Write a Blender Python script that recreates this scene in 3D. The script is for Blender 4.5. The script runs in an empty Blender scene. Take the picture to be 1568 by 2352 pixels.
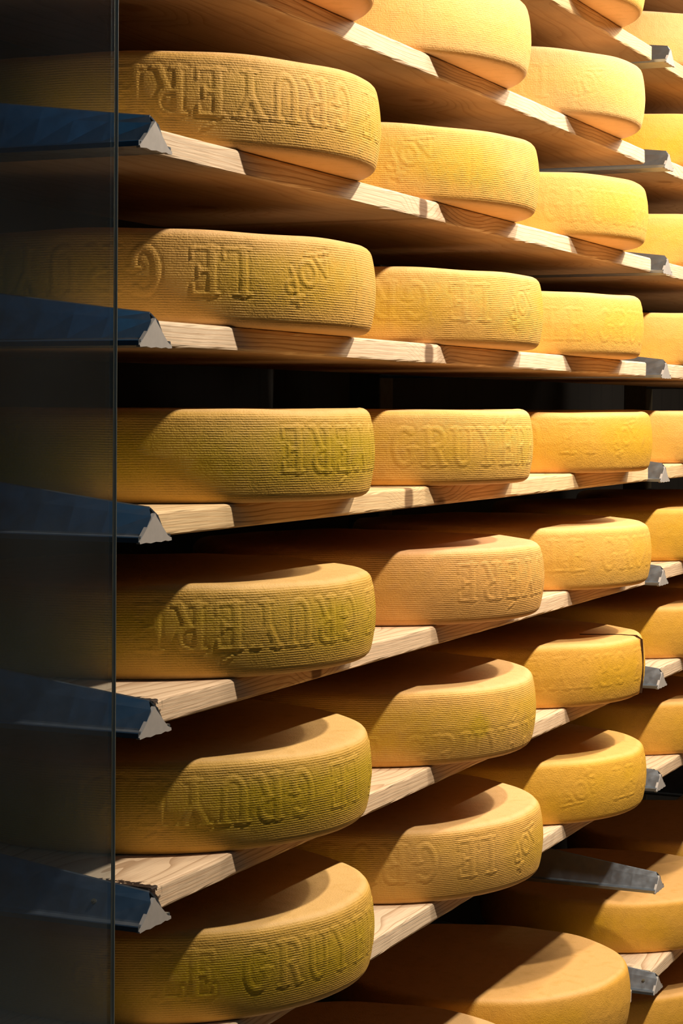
import bpy, bmesh, math, random
import numpy as np
from mathutils import Matrix, Vector
PI = math.pi
sc = bpy.context.scene
COL = sc.collection
H0 = 1.65                     # camera height above the cellar floor
BAY = 2.2                     # distance between bracket columns
STEP = 0.2168                 # distance between shelf levels
Z4 = H0 - 0.1106              # ridge height of bracket level 4
def zl(n): return Z4 + (4 - n) * STEP
PLT, PTH = -0.0071, 0.0306    # plank top relative to ridge, plank thickness
PY0, PY1 = 0.0158, 0.460      # plank front and back

# ------------------------------------------------------------------ helpers
def tag(o, label=None, cat=None, group=None, kind=None):
    if label: o['label'] = label
    if cat: o['category'] = cat
    if group: o['group'] = group
    if kind: o['kind'] = kind
    return o

def mesh_obj(name, verts, faces, mat, parent=None, smooth=False):
    me = bpy.data.meshes.new(name)
    me.from_pydata([tuple(v) for v in verts], [], [tuple(f) for f in faces])
    me.update()
    if smooth:
        me.polygons.foreach_set('use_smooth', [True] * len(me.polygons))
    o = bpy.data.objects.new(name, me)
    COL.objects.link(o)
    if mat: me.materials.append(mat)
    if parent: o.parent = parent
    return o

def box_vf(x0, x1, y0, y1, z0, z1):
    v = [(x0,y0,z0),(x1,y0,z0),(x1,y1,z0),(x0,y1,z0),(x0,y0,z1),(x1,y0,z1),(x1,y1,z1),(x0,y1,z1)]
    f = [(0,3,2,1),(4,5,6,7),(0,1,5,4),(1,2,6,5),(2,3,7,6),(3,0,4,7)]
    return v, f

def box(name, x0, x1, y0, y1, z0, z1, mat, parent=None, bevel=0):
    v, f = box_vf(x0, x1, y0, y1, z0, z1)
    o = mesh_obj(name, v, f, mat, parent)
    if bevel:
        b = o.modifiers.new('bevel', 'BEVEL'); b.width = bevel; b.segments = 3
    return o

# ------------------------------------------------------------------ materials
def new_mat(name):
    m = bpy.data.materials.new(name); m.use_nodes = True
    nt = m.node_tree
    return m, nt, nt.nodes['Principled BSDF'], nt.nodes['Material Output']

def N(nt, t, **kw):
    n = nt.nodes.new(t)
    for k, v in kw.items():
        if k.startswith('i_'):
            n.inputs[k[2:]].default_value = v
        else: setattr(n, k, v)
    return n
def L(nt, a, b): nt.links.new(a, b)
def math_n(nt, op, a=None, b=None, c=None, clamp=False):
    n = nt.nodes.new('ShaderNodeMath'); n.operation = op; n.use_clamp = clamp
    for i, v in enumerate((a, b, c)):
        if v is None: continue
        if isinstance(v, (int, float)): n.inputs[i].default_value = v
        else: L(nt, v, n.inputs[i])
    return n.outputs[0]
def mapr(nt, v, a, b, c=0., d=1., smooth=False):
    n = nt.nodes.new('ShaderNodeMapRange'); n.interpolation_type = 'SMOOTHSTEP' if smooth else 'LINEAR'
    L(nt, v, n.inputs['Value'])
    for k, x in zip(('From Min', 'From Max', 'To Min', 'To Max'), (a, b, c, d)): n.inputs[k].default_value = x
    return n.outputs['Result']
def mixc(nt, f, a, b):
    n = nt.nodes.new('ShaderNodeMix'); n.data_type = 'RGBA'
    if isinstance(f, (int, float)): n.inputs[0].default_value = f
    else: L(nt, f, n.inputs[0])
    for i, v in ((6, a), (7, b)):
        if isinstance(v, tuple): n.inputs[i].default_value = (*v, 1)
        else: L(nt, v, n.inputs[i])
    return n.outputs[2]

def cheese_mat(name, base, band, ridge=1.0):
    m, nt, bs, out = new_mat(name)
    tc = N(nt, 'ShaderNodeTexCoord')
    sx = N(nt, 'ShaderNodeSeparateXYZ'); L(nt, tc.outputs['Object'], sx.inputs[0])
    oi = N(nt, 'ShaderNodeObjectInfo')
    seed = math_n(nt, 'MULTIPLY', oi.outputs['Random'], 37.0)
    big = N(nt, 'ShaderNodeTexNoise', noise_dimensions='4D', i_Scale=5.0, i_Detail=3.0)
    L(nt, tc.outputs['Object'], big.inputs['Vector']); L(nt, seed, big.inputs['W'])
    fine = N(nt, 'ShaderNodeTexNoise', i_Scale=420.0, i_Detail=2.0)
    L(nt, tc.outputs['Object'], fine.inputs['Vector'])
    mott = N(nt, 'ShaderNodeTexNoise', i_Scale=45.0, i_Detail=4.0)
    L(nt, tc.outputs['Object'], mott.inputs['Vector'])
    # yellower rind around the middle of the side
    r2 = math_n(nt, 'ADD', math_n(nt, 'MULTIPLY', sx.outputs[0], sx.outputs[0]), math_n(nt, 'MULTIPLY', sx.outputs[1], sx.outputs[1]))
    side = mapr(nt, r2, .280**2, .288**2, smooth=True)
    dz = math_n(nt, 'ABSOLUTE', math_n(nt, 'SUBTRACT', sx.outputs[2], 0.058))
    mid = mapr(nt, dz, 0.052, 0.015, smooth=True)
    f = math_n(nt, 'MULTIPLY', math_n(nt, 'MULTIPLY', mid, side), mapr(nt, big.outputs['Fac'], .33, .62, smooth=True))
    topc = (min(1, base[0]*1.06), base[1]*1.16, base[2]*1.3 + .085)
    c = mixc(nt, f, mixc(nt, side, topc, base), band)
    vd = N(nt, 'ShaderNodeVectorMath', operation='DISTANCE')
    vs_ = N(nt, 'ShaderNodeVectorMath', operation='SUBTRACT'); L(nt, oi.outputs['Color'], vs_.inputs[0]); vs_.inputs[1].default_value = (.5, .5, .5)
    L(nt, tc.outputs['Object'], vd.inputs[0]); L(nt, vs_.outputs[0], vd.inputs[1])
    sd_ = math_n(nt, 'ADD', vd.outputs['Value'], math_n(nt, 'MULTIPLY', mott.outputs['Fac'], .012))
    c = mixc(nt, mapr(nt, sd_, .034, .018, 0, .8, True), c, (.62, .40, .015))
    c = mixc(nt, mapr(nt, mott.outputs['Fac'], .52, .75, 0, .35), c, tuple(x * .72 for x in base))
    c = mixc(nt, mapr(nt, fine.outputs['Fac'], .45, .7, 0, .22), c, (min(1, base[0]*1.12), min(1, base[1]*1.16), base[2]*1.5))
    L(nt, c, bs.inputs['Base Color'])
    bs.inputs['Roughness'].default_value = .62
    bs.inputs['Specular IOR Level'].default_value = .3
    # cloth ridges, only on the side
    wob = N(nt, 'ShaderNodeTexNoise', i_Scale=14.0, i_Detail=1.0); L(nt, tc.outputs['Object'], wob.inputs['Vector'])
    zz = math_n(nt, 'ADD', sx.outputs[2], math_n(nt, 'MULTIPLY', wob.outputs['Fac'], .0022))
    rid = math_n(nt, 'SINE', math_n(nt, 'MULTIPLY', zz, 2 * PI / .00300))
    rid = math_n(nt, 'MULTIPLY', math_n(nt, 'MULTIPLY', rid, side), math_n(nt, 'ADD', mapr(nt, mott.outputs['Fac'], .3, .6), .25))
    h = math_n(nt, 'ADD', math_n(nt, 'MULTIPLY', rid, .00015 * ridge), math_n(nt, 'MULTIPLY', fine.outputs['Fac'], .0007))
    h = math_n(nt, 'ADD', h, math_n(nt, 'MULTIPLY', mott.outputs['Fac'], .0012))
    bp = N(nt, 'ShaderNodeBump', i_Distance=1.0, i_Strength=1.0)
    L(nt, h, bp.inputs['Height']); L(nt, bp.outputs[0], bs.inputs['Normal'])
    return m

CH = {
 'gold':   cheese_mat('cheese_rind_gold',   (.74, .42, .095), (.67, .40, .035)),
 'green':  cheese_mat('cheese_rind_olive',  (.69, .405, .070), (.51, .34, .008)),
 'amber':  cheese_mat('cheese_rind_amber',  (.76, .42, .050), (.72, .41, .018), .3),
 'orange': cheese_mat('cheese_rind_orange', (.75, .40, .110), (.71, .37, .075)),
 'pale':   cheese_mat('cheese_rind_pale',   (.80, .49, .170), (.79, .48, .120), .35),
 'yellow': cheese_mat('cheese_rind_yellow', (.79, .45, .100), (.79, .43, .050), .15),
 'smooth': cheese_mat('cheese_rind_smooth', (.73, .39, .058), (.69, .38, .020), .12),
}

def wood_mat(name, base, dark, rot=False):
    m, nt, bs, out = new_mat(name)
    tc = N(nt, 'ShaderNodeTexCoord')
    oi = N(nt, 'ShaderNodeObjectInfo')
    mp = N(nt, 'ShaderNodeMapping'); mp.inputs['Scale'].default_value = (1.6, 9, 16)
    L(nt, tc.outputs['Object'], mp.inputs['Vector'])
    off = N(nt, 'ShaderNodeCombineXYZ')
    L(nt, math_n(nt, 'MULTIPLY', oi.outputs['Random'], 53.0), off.inputs[0])
    L(nt, math_n(nt, 'MULTIPLY', oi.outputs['Random'], 17.0), off.inputs[1])
    L(nt, off.outputs[0], mp.inputs['Location'])
    n1 = N(nt, 'ShaderNodeTexNoise', i_Scale=1.0, i_Detail=2.0, i_Roughness=.5); L(nt, mp.outputs[0], n1.inputs['Vector'])
    sx = N(nt, 'ShaderNodeSeparateXYZ'); L(nt, tc.outputs['Object'], sx.inputs[0])
    # knots: cells along the plank
    vo = N(nt, 'ShaderNodeTexVoronoi', feature='F1', i_Scale=1.0, i_Randomness=1.0)
    mp2 = N(nt, 'ShaderNodeMapping'); mp2.inputs['Scale'].default_value = (2.2, 3.2, 3.2)
    L(nt, tc.outputs['Object'], mp2.inputs['Vector']); L(nt, off.outputs[0], mp2.inputs['Location']); L(nt, mp2.outputs[0], vo.inputs['Vector'])
    kx = N(nt, 'ShaderNodeSeparateXYZ'); L(nt, oi.outputs['Color'], kx.inputs[0])
    dxk = math_n(nt, 'SUBTRACT', sx.outputs[0], math_n(nt, 'MULTIPLY', kx.outputs[0], 2.2))
    dzk = math_n(nt, 'ADD', sx.outputs[2], .016)
    kd1 = math_n(nt, 'SQRT', math_n(nt, 'ADD', math_n(nt, 'POWER', math_n(nt, 'ABSOLUTE', math_n(nt, 'MULTIPLY', dxk, 3.6)), 2.0), math_n(nt, 'POWER', math_n(nt, 'ABSOLUTE', math_n(nt, 'MULTIPLY', dzk, 2.6)), 2.0)))
    kd1 = math_n(nt, 'ADD', kd1, math_n(nt, 'SUBTRACT', 1.0, kx.outputs[1]))
    kd = math_n(nt, 'MINIMUM', vo.outputs['Distance'], kd1)
    bend = mapr(nt, kd, .34, .05, 0, 1, True)
    ph = math_n(nt, 'ADD', math_n(nt, 'MULTIPLY', sx.outputs[2], 165.0), math_n(nt, 'MULTIPLY', sx.outputs[1], 34.0))
    ph = math_n(nt, 'ADD', ph, math_n(nt, 'MULTIPLY', n1.outputs['Fac'], 6.5))
    ph = math_n(nt, 'ADD', ph, math_n(nt, 'MULTIPLY', bend, 3.0))
    fr = math_n(nt, 'FRACT', ph)
    line = mapr(nt, math_n(nt, 'POWER', fr, 3.5), .2, 1.0, 0, .95)
    fib = N(nt, 'ShaderNodeTexNoise', i_Scale=1.0, i_Detail=3.0)
    mp3 = N(nt, 'ShaderNodeMapping'); mp3.inputs['Scale'].default_value = (14, 260, 420)
    L(nt, tc.outputs['Object'], mp3.inputs['Vector']); L(nt, mp3.outputs[0], fib.inputs['Vector'])
    blot = N(nt, 'ShaderNodeTexNoise', i_Scale=7.0, i_Detail=3.0); L(nt, tc.outputs['Object'], blot.inputs['Vector'])
    c = mixc(nt, math_n(nt, 'MULTIPLY', line, .78), base, dark)
    c = mixc(nt, mapr(nt, fib.outputs['Fac'], .45, .75, 0, .3), c, dark)
    c = mixc(nt, mapr(nt, blot.outputs['Fac'], .45, .75, 0, .35), c, tuple(x*.66 for x in base))
    c = mixc(nt, mapr(nt, kd, .075, .05, 0, .85), c, (dark[0]*.35, dark[1]*.3, dark[2]*.3))
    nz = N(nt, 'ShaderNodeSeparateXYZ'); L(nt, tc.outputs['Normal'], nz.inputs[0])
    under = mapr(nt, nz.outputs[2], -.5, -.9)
    under_shade = mixc(nt, mapr(nt, blot.outputs['Fac'], .35, .7), (.29, .165, .070), (.21, .115, .045))
    c = mixc(nt, math_n(nt, 'MULTIPLY', under, .8), c, under_shade)     # shade below the planks painted into the colour as darker brown
    if rot:
        rn = N(nt, 'ShaderNodeTexNoise', i_Scale=110.0, i_Detail=3.0); L(nt, tc.outputs['Object'], rn.inputs['Vector'])
        edge = mapr(nt, sx.outputs[0], .030, .012)
        rr = math_n(nt, 'ADD', rn.outputs['Fac'], math_n(nt, 'MULTIPLY', edge, .28))
        c = mixc(nt, math_n(nt, 'MULTIPLY', mapr(nt, rr, .57, .64), mapr(nt, sx.outputs[0], .034, .024)), c, (.025, .012, .006))
    L(nt, c, bs.inputs['Base Color'])
    bs.inputs['Roughness'].default_value = .7
    bs.inputs['Specular IOR Level'].default_value = .25
    bp = N(nt, 'ShaderNodeBump', i_Distance=1.0, i_Strength=.8)
    L(nt, math_n(nt, 'SUBTRACT', math_n(nt, 'MULTIPLY', fib.outputs['Fac'], .0008), math_n(nt, 'MULTIPLY', line, .0005)), bp.inputs['Height'])
    L(nt, bp.outputs[0], bs.inputs['Normal'])
    return m
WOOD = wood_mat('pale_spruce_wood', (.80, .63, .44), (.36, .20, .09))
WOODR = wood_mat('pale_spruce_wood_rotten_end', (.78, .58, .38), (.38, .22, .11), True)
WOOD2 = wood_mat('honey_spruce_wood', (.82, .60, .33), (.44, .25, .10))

def steel_mat(name, col, rough, metal):
    m, nt, bs, out = new_mat(name)
    tc = N(nt, 'ShaderNodeTexCoord')
    n = N(nt, 'ShaderNodeTexNoise', i_Scale=60.0, i_Detail=4.0); L(nt, tc.outputs['Object'], n.inputs['Vector'])
    L(nt, mixc(nt, mapr(nt, n.outputs['Fac'], .35, .7, 0, .5), col, tuple(x*.7 for x in col)), bs.inputs['Base Color'])
    L(nt, mapr(nt, n.outputs['Fac'], .3, .7, rough - .06, rough + .08), bs.inputs['Roughness'])
    bs.inputs['Metallic'].default_value = metal
    return m
STEEL = steel_mat('brushed_steel', (.36, .42, .49), .34, .93)
CAP = steel_mat('cast_grey_cap', (.46, .43, .40), .6, .15)
POST = steel_mat('dark_painted_steel', (.12, .10, .06), .6, .2)

# ------------------------------------------------------------------ room
def wall_mat(name, col, sc_=3.0, stripes=False):
    m, nt, bs, out = new_mat(name)
    tc = N(nt, 'ShaderNodeTexCoord')
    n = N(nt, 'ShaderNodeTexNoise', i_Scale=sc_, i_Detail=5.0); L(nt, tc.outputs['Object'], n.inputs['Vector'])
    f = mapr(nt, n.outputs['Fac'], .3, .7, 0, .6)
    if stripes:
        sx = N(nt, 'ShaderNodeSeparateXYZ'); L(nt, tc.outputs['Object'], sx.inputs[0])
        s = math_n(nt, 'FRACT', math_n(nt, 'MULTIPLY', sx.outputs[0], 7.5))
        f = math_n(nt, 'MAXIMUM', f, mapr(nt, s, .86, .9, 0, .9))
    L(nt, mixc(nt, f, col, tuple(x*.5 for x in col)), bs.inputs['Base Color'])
    bs.inputs['Roughness'].default_value = .85
    return m
def shell(name, x0, x1, y0, y1, z0, z1, mat):
    return tag(box(name, x0, x1, y0, y1, z0, z1, mat), kind='structure')
shell('floor', -4, 8, -3.0, 1.0, -.1, 0, wall_mat('concrete_floor', (.13, .11, .085)))
shell('ceiling', -.5, 8, -3.0, 1.0, 3.3, 3.4, wall_mat('plaster_ceiling', (.45, .42, .36)))  # left end kept open to let blue world light onto the brackets
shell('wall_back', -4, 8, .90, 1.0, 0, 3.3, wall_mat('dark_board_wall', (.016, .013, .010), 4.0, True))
shell('light_block_front', -4, 8, -3.1, -3.0, 0, 3.3, wall_mat('brown_light_block', (.12, .085, .05)))  # unseen wall, added to block bluish world light from the front
shell('light_block_left', -4.1, -4, -3.0, 1.0, 0, 3.3, wall_mat('brown_light_block', (.12, .085, .05)))  # unseen, added so world light enters only through the ceiling gap
shell('wall_right', 8, 8.1, -3.0, 1.0, 0, 3.3, wall_mat('cellar_wall', (.30, .24, .16)))

# ------------------------------------------------------------------ lettering relief
def arc(cx, cy, rx, ry, a0, a1, w, n=9):
    P = [(cx + rx*math.cos(math.radians(a0+(a1-a0)*i/n)), cy + ry*math.sin(math.radians(a0+(a1-a0)*i/n))) for i in range(n+1)]
    return [(*P[i], *P[i+1], w) for i in range(n)]
B, S_ = .0046, .0021          # bold stem and slab-serif half widths
h_ = .0275                     # half letter height
def slab(x, y, w=.011): return [(x-w, y, x+w, y, S_)]
GL = {
 'L': [(-.009,-h_,-.009,h_,B)] + slab(-.009,h_) + [(-.019,-h_,.017,-h_,S_),(.017,-h_,.017,-h_+.012,S_)],
 'E': [(-.009,-h_,-.009,h_,B),(-.018,h_,.015,h_,S_),(-.018,-h_,.016,-h_,S_),(.015,h_,.015,h_-.011,S_),(.016,-h_,.016,-h_+.012,S_),(-.009,0,.008,0,S_),(.008,-.006,.008,.006,S_)],
 'G': arc(0,0,.016,h_,50,330,.0040,14) + [(.013,-.016,.013,-.002,B),(.005,-.002,.021,-.002,S_),(.012,.020,.012,h_,S_)],
 'R': [(-.011,-h_,-.011,h_,B)] + slab(-.011,-h_,.009) + [(-.020,h_,.002,h_,S_),(-.011,0,.002,0,S_)] + arc(.002,h_/2,.012,h_/2,-90,90,.0036,8) + [(.002,0,.013,-h_,B*.9),(.010,-h_,.021,-h_,S_)],
 'U': [(-.013,h_,-.013,-.010,B),(.013,h_,.013,-.010,.0032)] + arc(0,-.010,.013,h_-.010,180,360,.0036,9) + slab(-.013,h_,.009) + slab(.013,h_,.008),
 'Y': [(-.015,h_,0,0,B*.9),(.015,h_,0,0,.0032),(0,0,0,-h_,B)] + slab(-.015,h_,.008) + slab(.015,h_,.007) + slab(0,-h_,.010),
 'A': [(-.010,-.013,0,.014,.0028),(.010,-.013,0,.014,.0028),(-.006,-.004,.006,-.004,.0020)],
 'O': arc(0,0,.0125,.0155,0,360,.0032,14),
 'P': [(-.007,-.014,-.007,.014,.0030),(-.007,.014,0,.014,.002),(-.007,0,0,0,.002)] + arc(0,.007,.007,.007,-90,90,.0026,6),
 'X': [(-.008,0,.008,0,.0034),(0,-.008,0,.008,.0034)],
}
LAYOUT = [('L', .100, 0), ('E', .141, 0), ('G', .215, 0), ('R', .265, 0), ('U', .315, 0), ('Y', .366, 0), ('E', .417, 0), ('R', .467, 0), ('E', .517, 0)]
def rot_shift(segs, ang, dx, dy):
    c, s = math.cos(ang), math.sin(ang)
    return [(x0*c-y0*s+dx, x0*s+y0*c+dy, x1*c-y1*s+dx, x1*s+y1*c+dy, w) for x0, y0, x1, y1, w in segs]
BASE = []
for g, u, v in LAYOUT: BASE.append(rot_shift(GL[g], 0, u, v))
BASE.append([(.412, .037, .424, .044, .0020)])
BASE.append(rot_shift(GL['A'], .35, -.032, -.014)); BASE.append(rot_shift(GL['O'], .35, -.004, -.002)); BASE.append(rot_shift(GL['P'], .35, .026, .008))
BASE.append(rot_shift(GL['X'], .35, .012, .030)); BASE.append([(-.045,-.030,.000,-.024,.0016)])

def relief(S, Z, flip, sA, zoff, C, depth):
    """raised letters on the side; S arc length, Z height above wheel base"""
    out = np.zeros_like(S)
    sg = -1. if flip else 1.
    ur = (S - sA) * sg
    v = (Z - .066 - zoff) * sg
    third = C / 2
    u = (ur + .06) % third - .06
    for segs in BASE:
        xs = [q for g in segs for q in (g[0], g[2])]; ys = [q for g in segs for q in (g[1], g[3])]
        m = (u > min(xs) - .010) & (u < max(xs) + .010) & (v > min(ys) - .010) & (v < max(ys) + .010)
        if not m.any(): continue
        uu, vv = u[m], v[m]
        d = np.full(uu.shape, 1.)
        for x0, y0, x1, y1, w in segs:
            ax, ay = x1 - x0, y1 - y0; l2 = ax*ax + ay*ay + 1e-12
            t = np.clip(((uu-x0)*ax + (vv-y0)*ay) / l2, 0, 1)
            d = np.minimum(d, np.hypot(uu - x0 - t*ax, vv - y0 - t*ay) - w)
        t = np.clip((d + .0010) / .0024, 0, 1); up = 1 - t*t*(3-2*t)
        gr = np.exp(-((d - .0020) / .0013)**2)
        out[m] += depth * (up * .0005 - gr * .00055)
    # seam of the cloth strip
    us = ur - (-.110)
    us = (us + C/2) % C - C/2
    out -= depth * .0009 * np.exp(-(us / .0016)**2)
    return out

RW = .2925
def make_wheel(name, mat, flip=None, sA=0., zoff=0., depth=1., seed=0, R=RW, H=.1160, nt_=760, crack=False):
    rng = np.random.RandomState(seed)
    C = 2 * PI * R
    rc = .0105                                # edge rounding
    prof = []                                 # (radius inset from R-bulge, z)
    for r in (.0, .10, .19, .245, .268): prof.append((r, 0.0, 0))
    for i in range(5):
        a = PI/2 * i/4; prof.append((None, rc - rc*math.cos(a), rc - rc*math.sin(a)))
    nz = 46
    for i in range(1, nz): prof.append((None, rc + (H-2*rc)*i/nz, 0.))
    for i in range(5):
        a = PI/2 * i/4; prof.append((None, H - rc + rc*math.sin(a), rc - rc*math.cos(a)))
    for r in (.272, .262, .25, .235, .215, .19, .16, .12, .08, .04, .0): prof.append((r, H, 0))
    th = np.linspace(0, 2*PI, nt_, endpoint=False)
    a1, a2, a3 = rng.uniform(0, 6.28, 3); e1, e2 = rng.uniform(.0006, .0022, 2)
    wob = e1*np.cos(2*th+a1) + e2*.6*np.cos(3*th+a2) + .0005*np.cos(7*th+a3)
    sag = .0010*np.cos(5*th+a1) + .0012*np.cos(2*th+a2) + .0006*np.cos(11*th+a3)
    rows = []
    for r, z, ins in prof:
        t = z / H
        if r is None:
            bul = -.0070 * (abs(2*t-1.)**2.4) + .002*(1-abs(2*t-1))
            rr = R + bul - ins + wob
            zz = np.full(nt_, z) + sag * (t > .5) * min(1, (t-.5)*2)
            if 0 < ins < 1 or ins == 0: pass
        else:
            rr = np.full(nt_, r) + wob * (r / R)
            cr = (1 - (r/R)**2)
            zz = np.full(nt_, z) + (sag * (r/R)**4 + .0012*cr if z > 0 else 0)
        rows.append((rr, zz, r is None))
    RR = np.array([q[0] for q in rows]); ZZ = np.array([q[1] for q in rows])
    side = np.array([q[2] for q in rows])
    S = np.tile(((th + PI) % (2*PI) - PI) * R, (len(rows), 1))
    if flip is not None:
        rl = relief(S, ZZ, flip, sA, zoff, C, depth)
        RR[side] += rl[side]
    if crack:                                  # a flap of rind splitting off at the side
        thc = math.radians(-84)
        dth = (th - thc + PI) % (2*PI) - PI
        tt = dth * R
        fl = np.where(tt > 0, .0030*np.exp(-tt/.03), 0.) - .006*np.exp(-((tt+.001)/.0022)**2)
        RR[side] += fl
    P = np.stack([RR*np.cos(th), RR*np.sin(th), ZZ], -1).reshape(-1, 3)
    n = len(rows)
    i = np.arange(n-1)[:, None]*nt_; j = np.arange(nt_)[None, :]; j2 = (j+1) % nt_
    F = np.stack([i+j, i+j2, i+nt_+j2, i+nt_+j], -1).reshape(-1, 4)
    me = bpy.data.meshes.new(name)
    me.vertices.add(len(P)); me.vertices.foreach_set('co', P.ravel())
    me.loops.add(F.size); me.loops.foreach_set('vertex_index', F.ravel().astype(np.int32))
    me.polygons.add(len(F)); me.polygons.foreach_set('loop_start', np.arange(0, F.size, 4, dtype=np.int32))
    me.polygons.foreach_set('loop_total', np.full(len(F), 4, np.int32))
    me.polygons.foreach_set('use_smooth', np.ones(len(F), bool))
    me.update(); me.validate()
    me.materials.append(mat)
    o = bpy.data.objects.new(name, me); COL.objects.link(o)
    return o

ORD = {1:'top', 2:'second', 3:'third', 4:'fourth', 5:'fifth', 6:'sixth', 7:'seventh', 8:'eighth', 9:'ninth', 10:'tenth', 11:'eleventh', 12:'twelfth'}
# level, centre x, centre y, colour, flip(True = upside down), sA, zoff, depth, look
W = [
 (1, .430, .225, 'orange', None, 0, 0, 0, 'cheese wheel cut off by the photo top, underside showing', 1),
 (2, .447, .225, 'gold',  True, -.298, 0, 1.2, 'ridged golden cheese wheel with upside-down raised letters', 1),
 (3, .428, .225, 'gold',  True, -.571, 0, 1.2, 'ridged cheese wheel with emblem stamp and vertical seam', 1),
 (4, .433, .225, 'green', True, -.076, 0, 1.2, 'olive-gold cheese wheel with bold upside-down letters', 1),
 (5, .437, .225, 'green', True, -.267, 0, 1.1, 'olive-yellow cheese wheel with faint upside-down letters', 1),
 (6, .440, .228, 'green', True, -.362, 0, 1.0, 'olive-brown cheese wheel with crescent of lit top', 1),
 (7, .451, .230, 'green', False, -.862, 0, 1.0, 'large dark olive cheese wheel with upright letters', 1),
 (1, 1.077, .225, 'pale', True, -.80, 0, .5, 'bright pale cheese wheel touching the photo top', 2),
 (2, 1.120, .225, 'gold', True, -.730, 0, .9, 'pale gold cheese wheel with emblem at left and seam', 2),
 (3, 1.136, .222, 'gold', True, -.507, 0, .9, 'golden cheese wheel with emblem stamp near its right end', 2),
 (4, 1.102, .222, 'gold', False, -.942, -.006, 1.1, 'golden cheese wheel with large upright letters', 2),
 (5, 1.135, .215, 'orange', True, -.12, 0, 1.1, 'orange-tan cheese wheel with deep upside-down letters', 2),
 (6, 1.122, .220, 'gold', False, -.93, -.046, .8, 'tan cheese wheel with yellow spot and low-set letters', 2),
 (7, 1.142, .215, 'gold', True, -.494, 0, 1.1, 'brownish gold cheese wheel with dented emblem at its right end', 2),
 (9, 1.150, .228, 'gold', None, 0, 0, 0, 'cheese wheel cut off below, only lit tip showing', 2),
 (0, 1.749, .225, 'yellow', None, 0, 0, 0, 'bright cheese wheel showing orange underside, photo top', 3),
 (1, 1.754, .225, 'pale', True, -.634, -.01, .6, 'bright pale cheese wheel with faint emblem stamp', 3),
 (2, 1.786, .225, 'yellow', False, -.93, -.01, .6, 'bright yellow cheese wheel with faint letters low on its side', 3),
 (3, 1.768, .225, 'yellow', False, -.80, -.01, .7, 'yellow cheese wheel with letter feet along lower side', 3),
 (4, 1.824, .222, 'smooth', True, -.553, 0, .7, 'smooth gold cheese wheel with small emblem at its right', 3),
 (5, 1.815, .218, 'yellow', False, -.814, 0, .8, 'yellow cheese wheel with upright letters and thin lit top', 3),
 (6, 1.797, .222, 'smooth', True, -.329, 0, .7, 'cracked cheese wheel with dark split at right end', 3),
 (7, 1.800, .218, 'amber', False, -.65, 0, .8, 'amber-yellow cheese wheel with blurred emblem', 3),
 (9, 1.765, .236, 'smooth', None, 0, 0, 0, 'large smooth cheese wheel with broad lit top', 3),
]
for lv, cx in ((0, 2.62), (1, 2.64), (2, 2.65), (3, 2.64), (4, 2.64), (5, 2.64), (6, 2.64), (7, 2.65), (9, 2.60), (10, 2.60)):
    W.append((lv, cx, .225, {0:'pale',1:'smooth',2:'yellow',3:'yellow',4:'yellow',5:'amber',6:'smooth',7:'smooth',9:'smooth',10:'smooth'}[lv], None, 0, 0, 0,
      {0:'orange cheese wheel', 1:'plain gold cheese wheel', 2:'bright yellow cheese wheel',
       3:'yellow cheese wheel with shaded corner', 4:'cheese wheel just under eye level', 5:'amber cheese wheel half in shade',
       6:'mostly shaded cheese wheel', 7:'cheese wheel with lit top rim', 9:'cheese wheel with a broad lit top behind a bare steel bracket', 10:'cheese wheel in the lower right corner'}[lv], 4))
for lv, cx in ((5, 3.31), (6, 3.30), (7, 3.31), (9, 3.29)):
    W.append((lv, cx, .225, 'gold', None, 0, 0, 0, 'shaded cheese wheel half hidden behind the right-edge wheels', 5))
COLN = {5:'far column', 1:'column by the glass', 2:'middle column', 3:'third column', 4:'right-edge column'}
first = {1:0, 2:0, 3:-1, 4:-1}
cols = {c: sorted(w[0] for w in W if w[9] == c) for c in (1,2,3,4,5)}
GROUPS = {1:'cheese wheels beside the glass', 2:'cheese wheels in the middle column', 3:'cheese wheels left of the right-hand brackets', 4:'cheese wheels cut by the right edge', 5:'shaded wheels beyond the right edge'}
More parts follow.
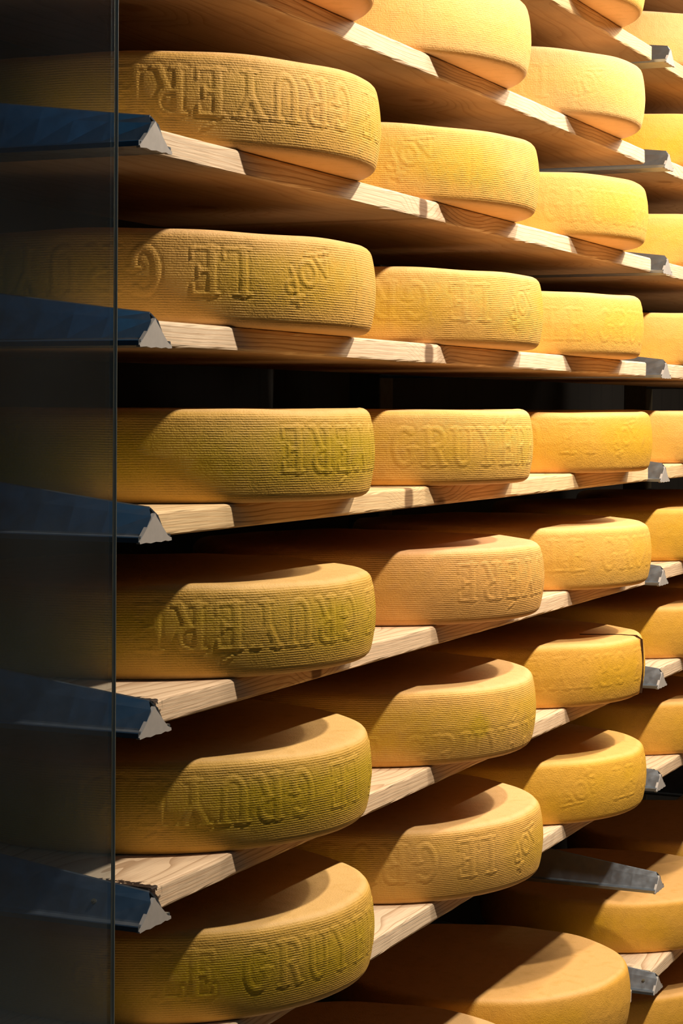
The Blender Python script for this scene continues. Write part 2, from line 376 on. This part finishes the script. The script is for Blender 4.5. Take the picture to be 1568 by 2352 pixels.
for k, (lv, cx, cy, colr, flip, sA, zo, dep, look, c) in enumerate(W):
    cr = (lv == 6 and c == 3)
    hs = {(7,1):.118, (7,2):.1155, (6,2):.117, (4,3):.112, (2,3):.115, (9,3):.118}.get((lv, c), .116)
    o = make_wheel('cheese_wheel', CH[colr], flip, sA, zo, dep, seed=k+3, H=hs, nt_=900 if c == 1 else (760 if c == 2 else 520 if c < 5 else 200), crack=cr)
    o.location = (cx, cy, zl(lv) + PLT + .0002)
    pos = ORD[cols[c].index(lv) + 1]
    if not (lv == 9 or lv == 10 and c == 4): pass
    tag(o, '%s, %s in %s' % (look, 'lowest' if lv == cols[c][-1] else pos, COLN[c]), 'cheese wheel', GROUPS[c])
    if (lv, c) == (6, 2): o.color = (.5 - .134, .5 - .259, .5 + .058, 1)      # stain position
    if cr:
        m, nt, bs, out = new_mat('dark_crack'); bs.inputs['Base Color'].default_value = (.06, .025, .006, 1); bs.inputs['Roughness'].default_value = .9
        v, f = [], []
        t0 = math.radians(-84.3); rr = RW - .0026
        path = []
        for i in range(14):
            z = .006 + (hs-.012)*i/13
            path.append((rr + .0016 + .0040*(1-abs(2*z/hs-1)**2.4)*.8, t0 + .0012*math.sin(i*1.7), z))
        P3 = [Vector((r*math.cos(a), r*math.sin(a), z)) for r, a, z in path]
        for i in range(14):
            t = i / 13
            P3.append(Vector((.029 - .036*max(0, t-.35)/.65 + .0012*math.sin(i*2.1), -.280 + .104*t, hs + .0011 + .0006*t)))
        for i, q in enumerate(P3):
            tan = (P3[min(i+1, len(P3)-1)] - P3[max(i-1, 0)]).normalized()
            nrm = Vector((q.x, q.y, 0)).normalized() if i < 14 else Vector((0, 0, 1))
            sd = tan.cross(nrm).normalized() * (.0006 if i < 14 else .0005 * (1 - (i-14)/14.) + .0001) * (1 + .5*math.sin(i*2.7))
            v += [q - sd - nrm*.004, q - sd + nrm*.0006, q + sd + nrm*.0006, q + sd - nrm*.004]
        for i in range(len(P3)-1):
            a = 4*i
            for s in range(4): f.append((a+s, a+(s+1)%4, a+4+(s+1)%4, a+4+s))
        ck = mesh_obj('crack', v, f, m, o); ck['label'] = 'dark split in the rind'

# ------------------------------------------------------------------ planks
def make_plank(x0, x1, z, mat, seed, ragged=False):
    rng = random.Random(seed)
    bm = bmesh.new()
    nx = 90
    r = .0045
    sec = []
    y0, y1, zb, zt = PY0, PY1, -PTH, 0.
    for cx, cz, a0 in ((y0+r, zt-r, 180), (y1-r, zt-r, 90), (y1-r, zb+r, 0), (y0+r, zb+r, -90)):
        for i in range(4):
            a = math.radians(a0 - 30*i)
            sec.append((cx + r*math.cos(a), cz + r*math.sin(a)))
    # add points along top and bottom for a little warp
    vs = []
    for i in range(nx+1):
        x = (x1-x0)*i/nx
        row = []
        for j, (y, zz) in enumerate(sec):
            jx = 0.
            if i == 0 and ragged: jx = rng.uniform(0, .010) + (.008 if zz > -.012 else 0)*rng.random()
            elif i in (0, nx): jx = (1 if i == 0 else -1)*.002*rng.random()
            dy = .0006*math.sin(x*7+seed) + (rng.uniform(-.0006, .0006) if (zz > -.006 or zz < -.024) and y < .03 else 0)
            row.append(bm.verts.new((x+jx, y+dy, zz)))
        vs.append(row)
    m = len(sec)
    for i in range(nx):
        for j in range(m):
            bm.faces.new((vs[i][j], vs[i+1][j], vs[i+1][(j+1)%m], vs[i][(j+1)%m]))
    bm.faces.new(vs[0][::1]); bm.faces.new(vs[-1][::-1])
    bmesh.ops.recalc_face_normals(bm, faces=bm.faces)
    me = bpy.data.meshes.new('shelf_plank'); bm.to_mesh(me); bm.free()
    me.materials.append(mat)
    o = bpy.data.objects.new('shelf_plank', me); COL.objects.link(o)
    o.location = (x0, 0, z + PLT)
    o.color = (0, 0, 0, 1)
    return o
endx = {-1:2.155, 0:2.150, 1:2.104, 2:2.165, 3:2.135, 4:2.165, 5:2.150, 6:2.145, 7:2.150, 9:2.09}
looks = {-1:'above the top of the photo', 0:'with a pale lit front edge', 1:'with a nick in its edge', 2:'with wavy grain and one dark knot',
 3:'with curled grain just above eye level', 4:'honey-coloured with fan-shaped grain below eye level', 5:'with rotten dark left end and small knot',
 6:'with chipped, rotten left end seen from above', 7:'with rough splintered front edge', 9:'hidden mostly beneath the lowest big wheels', 10:'lowest of all'}
k = 0
for bay in (0, 1):
    for lv in (-1, 0, 1, 2, 3, 4, 5, 6, 7, 9, 10):
        if bay == 0 and lv == 10: continue
        k += 1
        x0 = BAY*bay + .037
        x1 = endx[lv] if bay == 0 else BAY*2 - .04
        rot = (bay == 0 and lv in (5, 6)) or (bay == 1 and lv in (5, 7))
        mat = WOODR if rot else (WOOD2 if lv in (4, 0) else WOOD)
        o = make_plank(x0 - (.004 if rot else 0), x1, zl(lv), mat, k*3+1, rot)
        kn = {2: .838, 3: .865, 4: .787, 5: .463}.get(lv)
        if bay == 0 and kn: o.color = (kn/2.2, 1, 0, 1)
        if bay == 0: lab = 'wooden shelf plank of the left bay %s' % looks[lv]
        else:
            n = [-1,0,1,2,3,4,5,6,7,9,10].index(lv)
            lab = 'wooden shelf plank right of the right-hand bracket column, %s' % ('along the photo top' if n == 0 else ORD[n] + ' below the topmost')
        tag(o, lab, 'shelf', 'shelf planks of the %s bay' % ('left' if bay == 0 else 'right'))

# ------------------------------------------------------------------ brackets
def bracket_meshes():
    """folded tapering cantilever arm: narrow ridge on top, flanges at the foot"""
    Ls = .625
    ny = 14
    def sec(y, front=False):
        rise = .125 * max(y, 0.)
        zr = rise
        w = .0018
        # outer left half from ridge to flange lip
        pts = [(0, zr), (-w, zr-.0012), (-.0018 - .0212*.31, zr - .0012 - (zr + .0283)*.31), (-.0230, -.0295), (-.0250, -.0312), (-.0360, -.0318), (-.0368, -.0330), (-.0368, -.0385)]
        return pts
    v, f = [], []
    rows = []
    ys = [0.0] + [Ls*i/ny for i in range(1, ny+1)]
    for yi, y in enumerate(ys):
        pts = sec(y)
        full = pts + [(-x, z) for x, z in reversed(pts[1:])]
        row = []
        for x, z in full:
            yy = y
            if yi == 0: yy = -.004 - (0 if z > -.002 else (min(.010, (-.002 - z)*1.4)))*.6
            row.append(len(v)); v.append((x, yy, z))
        rows.append(row)
    m = len(rows[0])
    for a, b in zip(rows[:-1], rows[1:]):
        for j in range(m-1): f.append((a[j], a[j+1], b[j+1], b[j]))
    # inner skin for sheet thickness
    off = len(v)
    for x, y, z in list(v):
        v.append((x*.93, y, z - .0022 if abs(x) < .03 else z + .0012 if z < -.036 else z - .0015))
    f += [tuple(q+off for q in reversed(t)) for t in list(f)]
    r0 = rows[0]
    for j in range(m-1): f.append((r0[j+1], r0[j], r0[j]+off, r0[j+1]+off))
    for a, b in zip(rows[:-1], rows[1:]):
        f.append((a[0], b[0], b[0]+off, a[0]+off)); f.append((b[-1], a[-1], a[-1]+off, b[-1]+off))
    return v, f
bv, bf = bracket_meshes()
bme = bpy.data.meshes.new('bracket_arm'); bme.from_pydata(bv, [], bf); bme.update(); bme.materials.append(STEEL)
# end cap: triangular plate, slightly ragged foot
rng = random.Random(4)
cp = [(0, -.0072), (.0035, -.0115)]
cp += [(.0290, -.0330), (.0345, -.0355), (.0380, -.0362), (.0385, -.0395), (.030, -.0400), (.024, -.0388), (.014, -.0402), (.002, -.0392), (-.010, -.0404), (-.020, -.0390), (-.0340, -.0400), (-.0355, -.0375), (-.0022, -.0090)]
cv = [(x, -.0108, z) for x, z in cp] + [(x, -.0060, z) for x, z in cp]
n = len(cp)
cf = [tuple(reversed(range(n))), tuple(range(n, 2*n))] + [(i, (i+1) % n, n+(i+1) % n, n+i) for i in range(n)]
cme = bpy.data.meshes.new('end_cap'); cme.from_pydata(cv, [], cf); cme.update(); cme.materials.append(CAP)
bm = bmesh.new(); bm.from_mesh(cme); bmesh.ops.recalc_face_normals(bm, faces=bm.faces); bm.to_mesh(cme); bm.free()

BL = {0:[1,2,3,4,5,6,7,9], 1:[-1,0,1,2,3,4,5,6,7,8,9,10], 2:[0,1,2,3,4,5,6,7,9,10]}
screw = None
for c, lvls in BL.items():
    for lv in lvls:
        o = bpy.data.objects.new('shelf_bracket', None); COL.objects.link(o); o.empty_display_size = .05
        o.location = (BAY*c, 0, zl(lv))
        ar = bpy.data.objects.new('arm', bme); COL.objects.link(ar); ar.parent = o
        e = bpy.data.objects.new('end_cap', cme); COL.objects.link(e); e.parent = o
        e['label'] = 'light grey triangular end plate'
        if (c, lv) in ((1, 9), (0, 6)):
            # a small countersunk screw in the left face of the arm
            sm = bpy.data.meshes.new('screw'); b2 = bmesh.new()
            bmesh.ops.create_cone(b2, cap_ends=True, segments=14, radius1=.0032, radius2=.0032, depth=.0016)
            bmesh.ops.create_cone(b2, cap_ends=True, segments=14, radius1=.0020, radius2=.0016, depth=.0034)
            b2.to_mesh(sm); b2.free(); sm.materials.append(POST)
            s = bpy.data.objects.new('screw', sm); COL.objects.link(s); s.parent = o
            s.location = (-.0148, .018 if c else .060, -.0150); s.rotation_euler = (0, -math.radians(49), 0)
        n = lvls.index(lv)
        if c == 0:
            lab = {2:'topmost visible', 3:'second visible', 4:'third visible', 5:'fourth visible', 6:'lowest visible'}.get(lv)
            lab = ('dark blue-grey steel shelf bracket with triangular end at the glass edge, %s' % lab) if lab else {1:'steel shelf bracket beside the glass, just above the photo', 7:'steel shelf bracket beside the glass, just below the photo', 9:'lowest steel shelf bracket beside the glass, below the photo'}[lv]
        elif c == 1:
            lab = 'bare steel shelf bracket jutting out without any plank, lower right' if lv == 8 else \
                ('steel shelf bracket of the right-hand column, hidden above the photo' if lv == -1 else 'grey steel shelf bracket of the right-hand column, %s' % ('topmost' if n == 1 else ORD[n] + ' from the top'))
        else:
            lab = 'far steel shelf bracket behind the right-edge wheels, %s' % ('topmost' if n == 0 else ORD[n+1] + ' from the top')
        tag(o, lab, 'bracket', ['steel brackets beside the glass', 'steel brackets of the right-hand column', 'far steel brackets'][c])
for c in (0, 1, 2):
    o = box('rack_upright', BAY*c - .03, BAY*c + .045, .625, .70, 0, 3.0, POST, bevel=.004)
    tag(o, 'dark vertical steel upright behind the wheels, %s' % ['at the left end of the rack', 'seen in the eye-level gap', 'far right of the rack'][c], 'post', 'steel uprights at the back of the rack')

# ------------------------------------------------------------------ glass pane
def glass_mat():
    m, nt, bs, out = new_mat('dirty_dark_glass')
    nt.nodes.remove(bs)
    tc = N(nt, 'ShaderNodeTexCoord')
    n = N(nt, 'ShaderNodeTexNoise', i_Scale=6.0, i_Detail=4.0); L(nt, tc.outputs['Object'], n.inputs['Vector'])
    n2 = N(nt, 'ShaderNodeTexNoise', i_Scale=2.2, i_Detail=2.0); L(nt, tc.outputs['Object'], n2.inputs['Vector'])
    tr = N(nt, 'ShaderNodeBsdfTransparent'); tr.inputs[0].default_value = (.88, .94, 1.0, 1)
    gl = N(nt, 'ShaderNodeBsdfGlossy', i_Roughness=.12); gl.inputs[0].default_value = (.8, .9, 1, 1)
    df = N(nt, 'ShaderNodeBsdfDiffuse'); df.inputs[0].default_value = (.26, .34, .38, 1)
    lw = N(nt, 'ShaderNodeFresnel', i_IOR=1.45)
    m1 = N(nt, 'ShaderNodeMixShader'); L(nt, math_n(nt, 'MULTIPLY', lw.outputs[0], .3), m1.inputs[0]); L(nt, tr.outputs[0], m1.inputs[1]); L(nt, gl.outputs[0], m1.inputs[2])
    m2 = N(nt, 'ShaderNodeMixShader'); L(nt, mapr(nt, math_n(nt, 'MULTIPLY', n.outputs['Fac'], n2.outputs['Fac']), .14, .40, .002, .035), m2.inputs[0])
    L(nt, m1.outputs[0], m2.inputs[1]); L(nt, df.outputs[0], m2.inputs[2]); L(nt, m2.outputs[0], out.inputs[0])
    return m
def glass_edge_mat():
    m, nt, bs, out = new_mat('ground_glass_edge')
    bs.inputs['Base Color'].default_value = (.34, .38, .34, 1); bs.inputs['Roughness'].default_value = .35; bs.inputs['Transmission Weight'].default_value = .6
    return m
GY = -.150
GX1 = -2.0023 + (GY + 1.1184) / math.tan(.41444 + math.atan((784-263)/4700.))
piv = Vector((GX1, GY, H0 - .15))
g = bpy.data.objects.new('glass_pane', None); COL.objects.link(g)
g.matrix_world = Matrix.Translation(piv) @ Matrix.Rotation(.0085, 4, 'Y') @ Matrix.Translation(-piv)
tag(g, 'dark dusty glass pane covering the left edge of the rack', 'glass pane')
box('glass_sheet', GX1 - 1.35, GX1 - .0022, GY - .002, GY + .002, .012, 2.75, glass_mat(), g)
ge = box('polished_edge', GX1 - .0022, GX1, GY - .002, GY + .002, .012, 2.75, glass_edge_mat(), g, bevel=.0008)
ge['label'] = 'greenish polished edge of the pane'

# ------------------------------------------------------------------ lights
def area(name, loc, target, power, color, sx, sy=None):
    ld = bpy.data.lights.new(name, 'AREA'); ld.energy = power; ld.color = color
    ld.shape = 'RECTANGLE' if sy else 'DISK'; ld.size = sx
    if sy: ld.size_y = sy
    o = bpy.data.objects.new(name, ld); COL.objects.link(o); o.location = loc
    d = Vector(target) - Vector(loc); o.rotation_euler = d.to_track_quat('-Z', 'Y').to_euler()
    return o
WARM = (1.0, .85, .68)
def spot(name, loc, target, power, color, angle, r):
    ld = bpy.data.lights.new(name, 'SPOT'); ld.energy = power; ld.color = color
    ld.spot_size = math.radians(angle); ld.spot_blend = .9; ld.shadow_soft_size = r
    o = bpy.data.objects.new(name, ld); COL.objects.link(o); o.location = loc
    d = Vector(target) - Vector(loc); o.rotation_euler = d.to_track_quat('-Z', 'Y').to_euler()
    return o
LZ, LY = H0 + 1.42, -.96
spot('spot_near', (.72, LY, LZ), (.78, .05, H0 - .75), 180, WARM, 100, .045)
spot('spot_far', (1.95, LY, LZ), (2.1, .05, H0 - .85), 150, WARM, 100, .045)
area('lamp_strip', (3.3, LY, LZ), (3.3, -.25, H0 - 1.2), 80, WARM, 3.9, .07)
w = bpy.data.worlds.new('world'); sc.world = w; w.use_nodes = True
bg = w.node_tree.nodes['Background']; bg.inputs[0].default_value = (.10, .42, .72, 1); bg.inputs[1].default_value = .31

# ------------------------------------------------------------------ camera
cd = bpy.data.cameras.new('camera'); cam = bpy.data.objects.new('camera', cd); COL.objects.link(cam)
R2 = Vector((.4029298, -.91521397, .00556501)); U2 = Vector((.04401549, .02545084, .99870661)); F = Vector((.91417187, .40216371, -.0505385))
M = Matrix(((R2.x, U2.x, -F.x, -2.00228), (R2.y, U2.y, -F.y, -1.11837), (R2.z, U2.z, -F.z, H0), (0, 0, 0, 1)))
cam.matrix_world = M
cd.sensor_fit = 'VERTICAL'; cd.sensor_height = 36; cd.lens = 4700 / 2352 * 36
cd.clip_start = .02
sc.camera = cam
sc.view_settings.view_transform = 'Standard'; sc.view_settings.look = 'None'
sc.view_settings.exposure = 0; sc.view_settings.gamma = 1
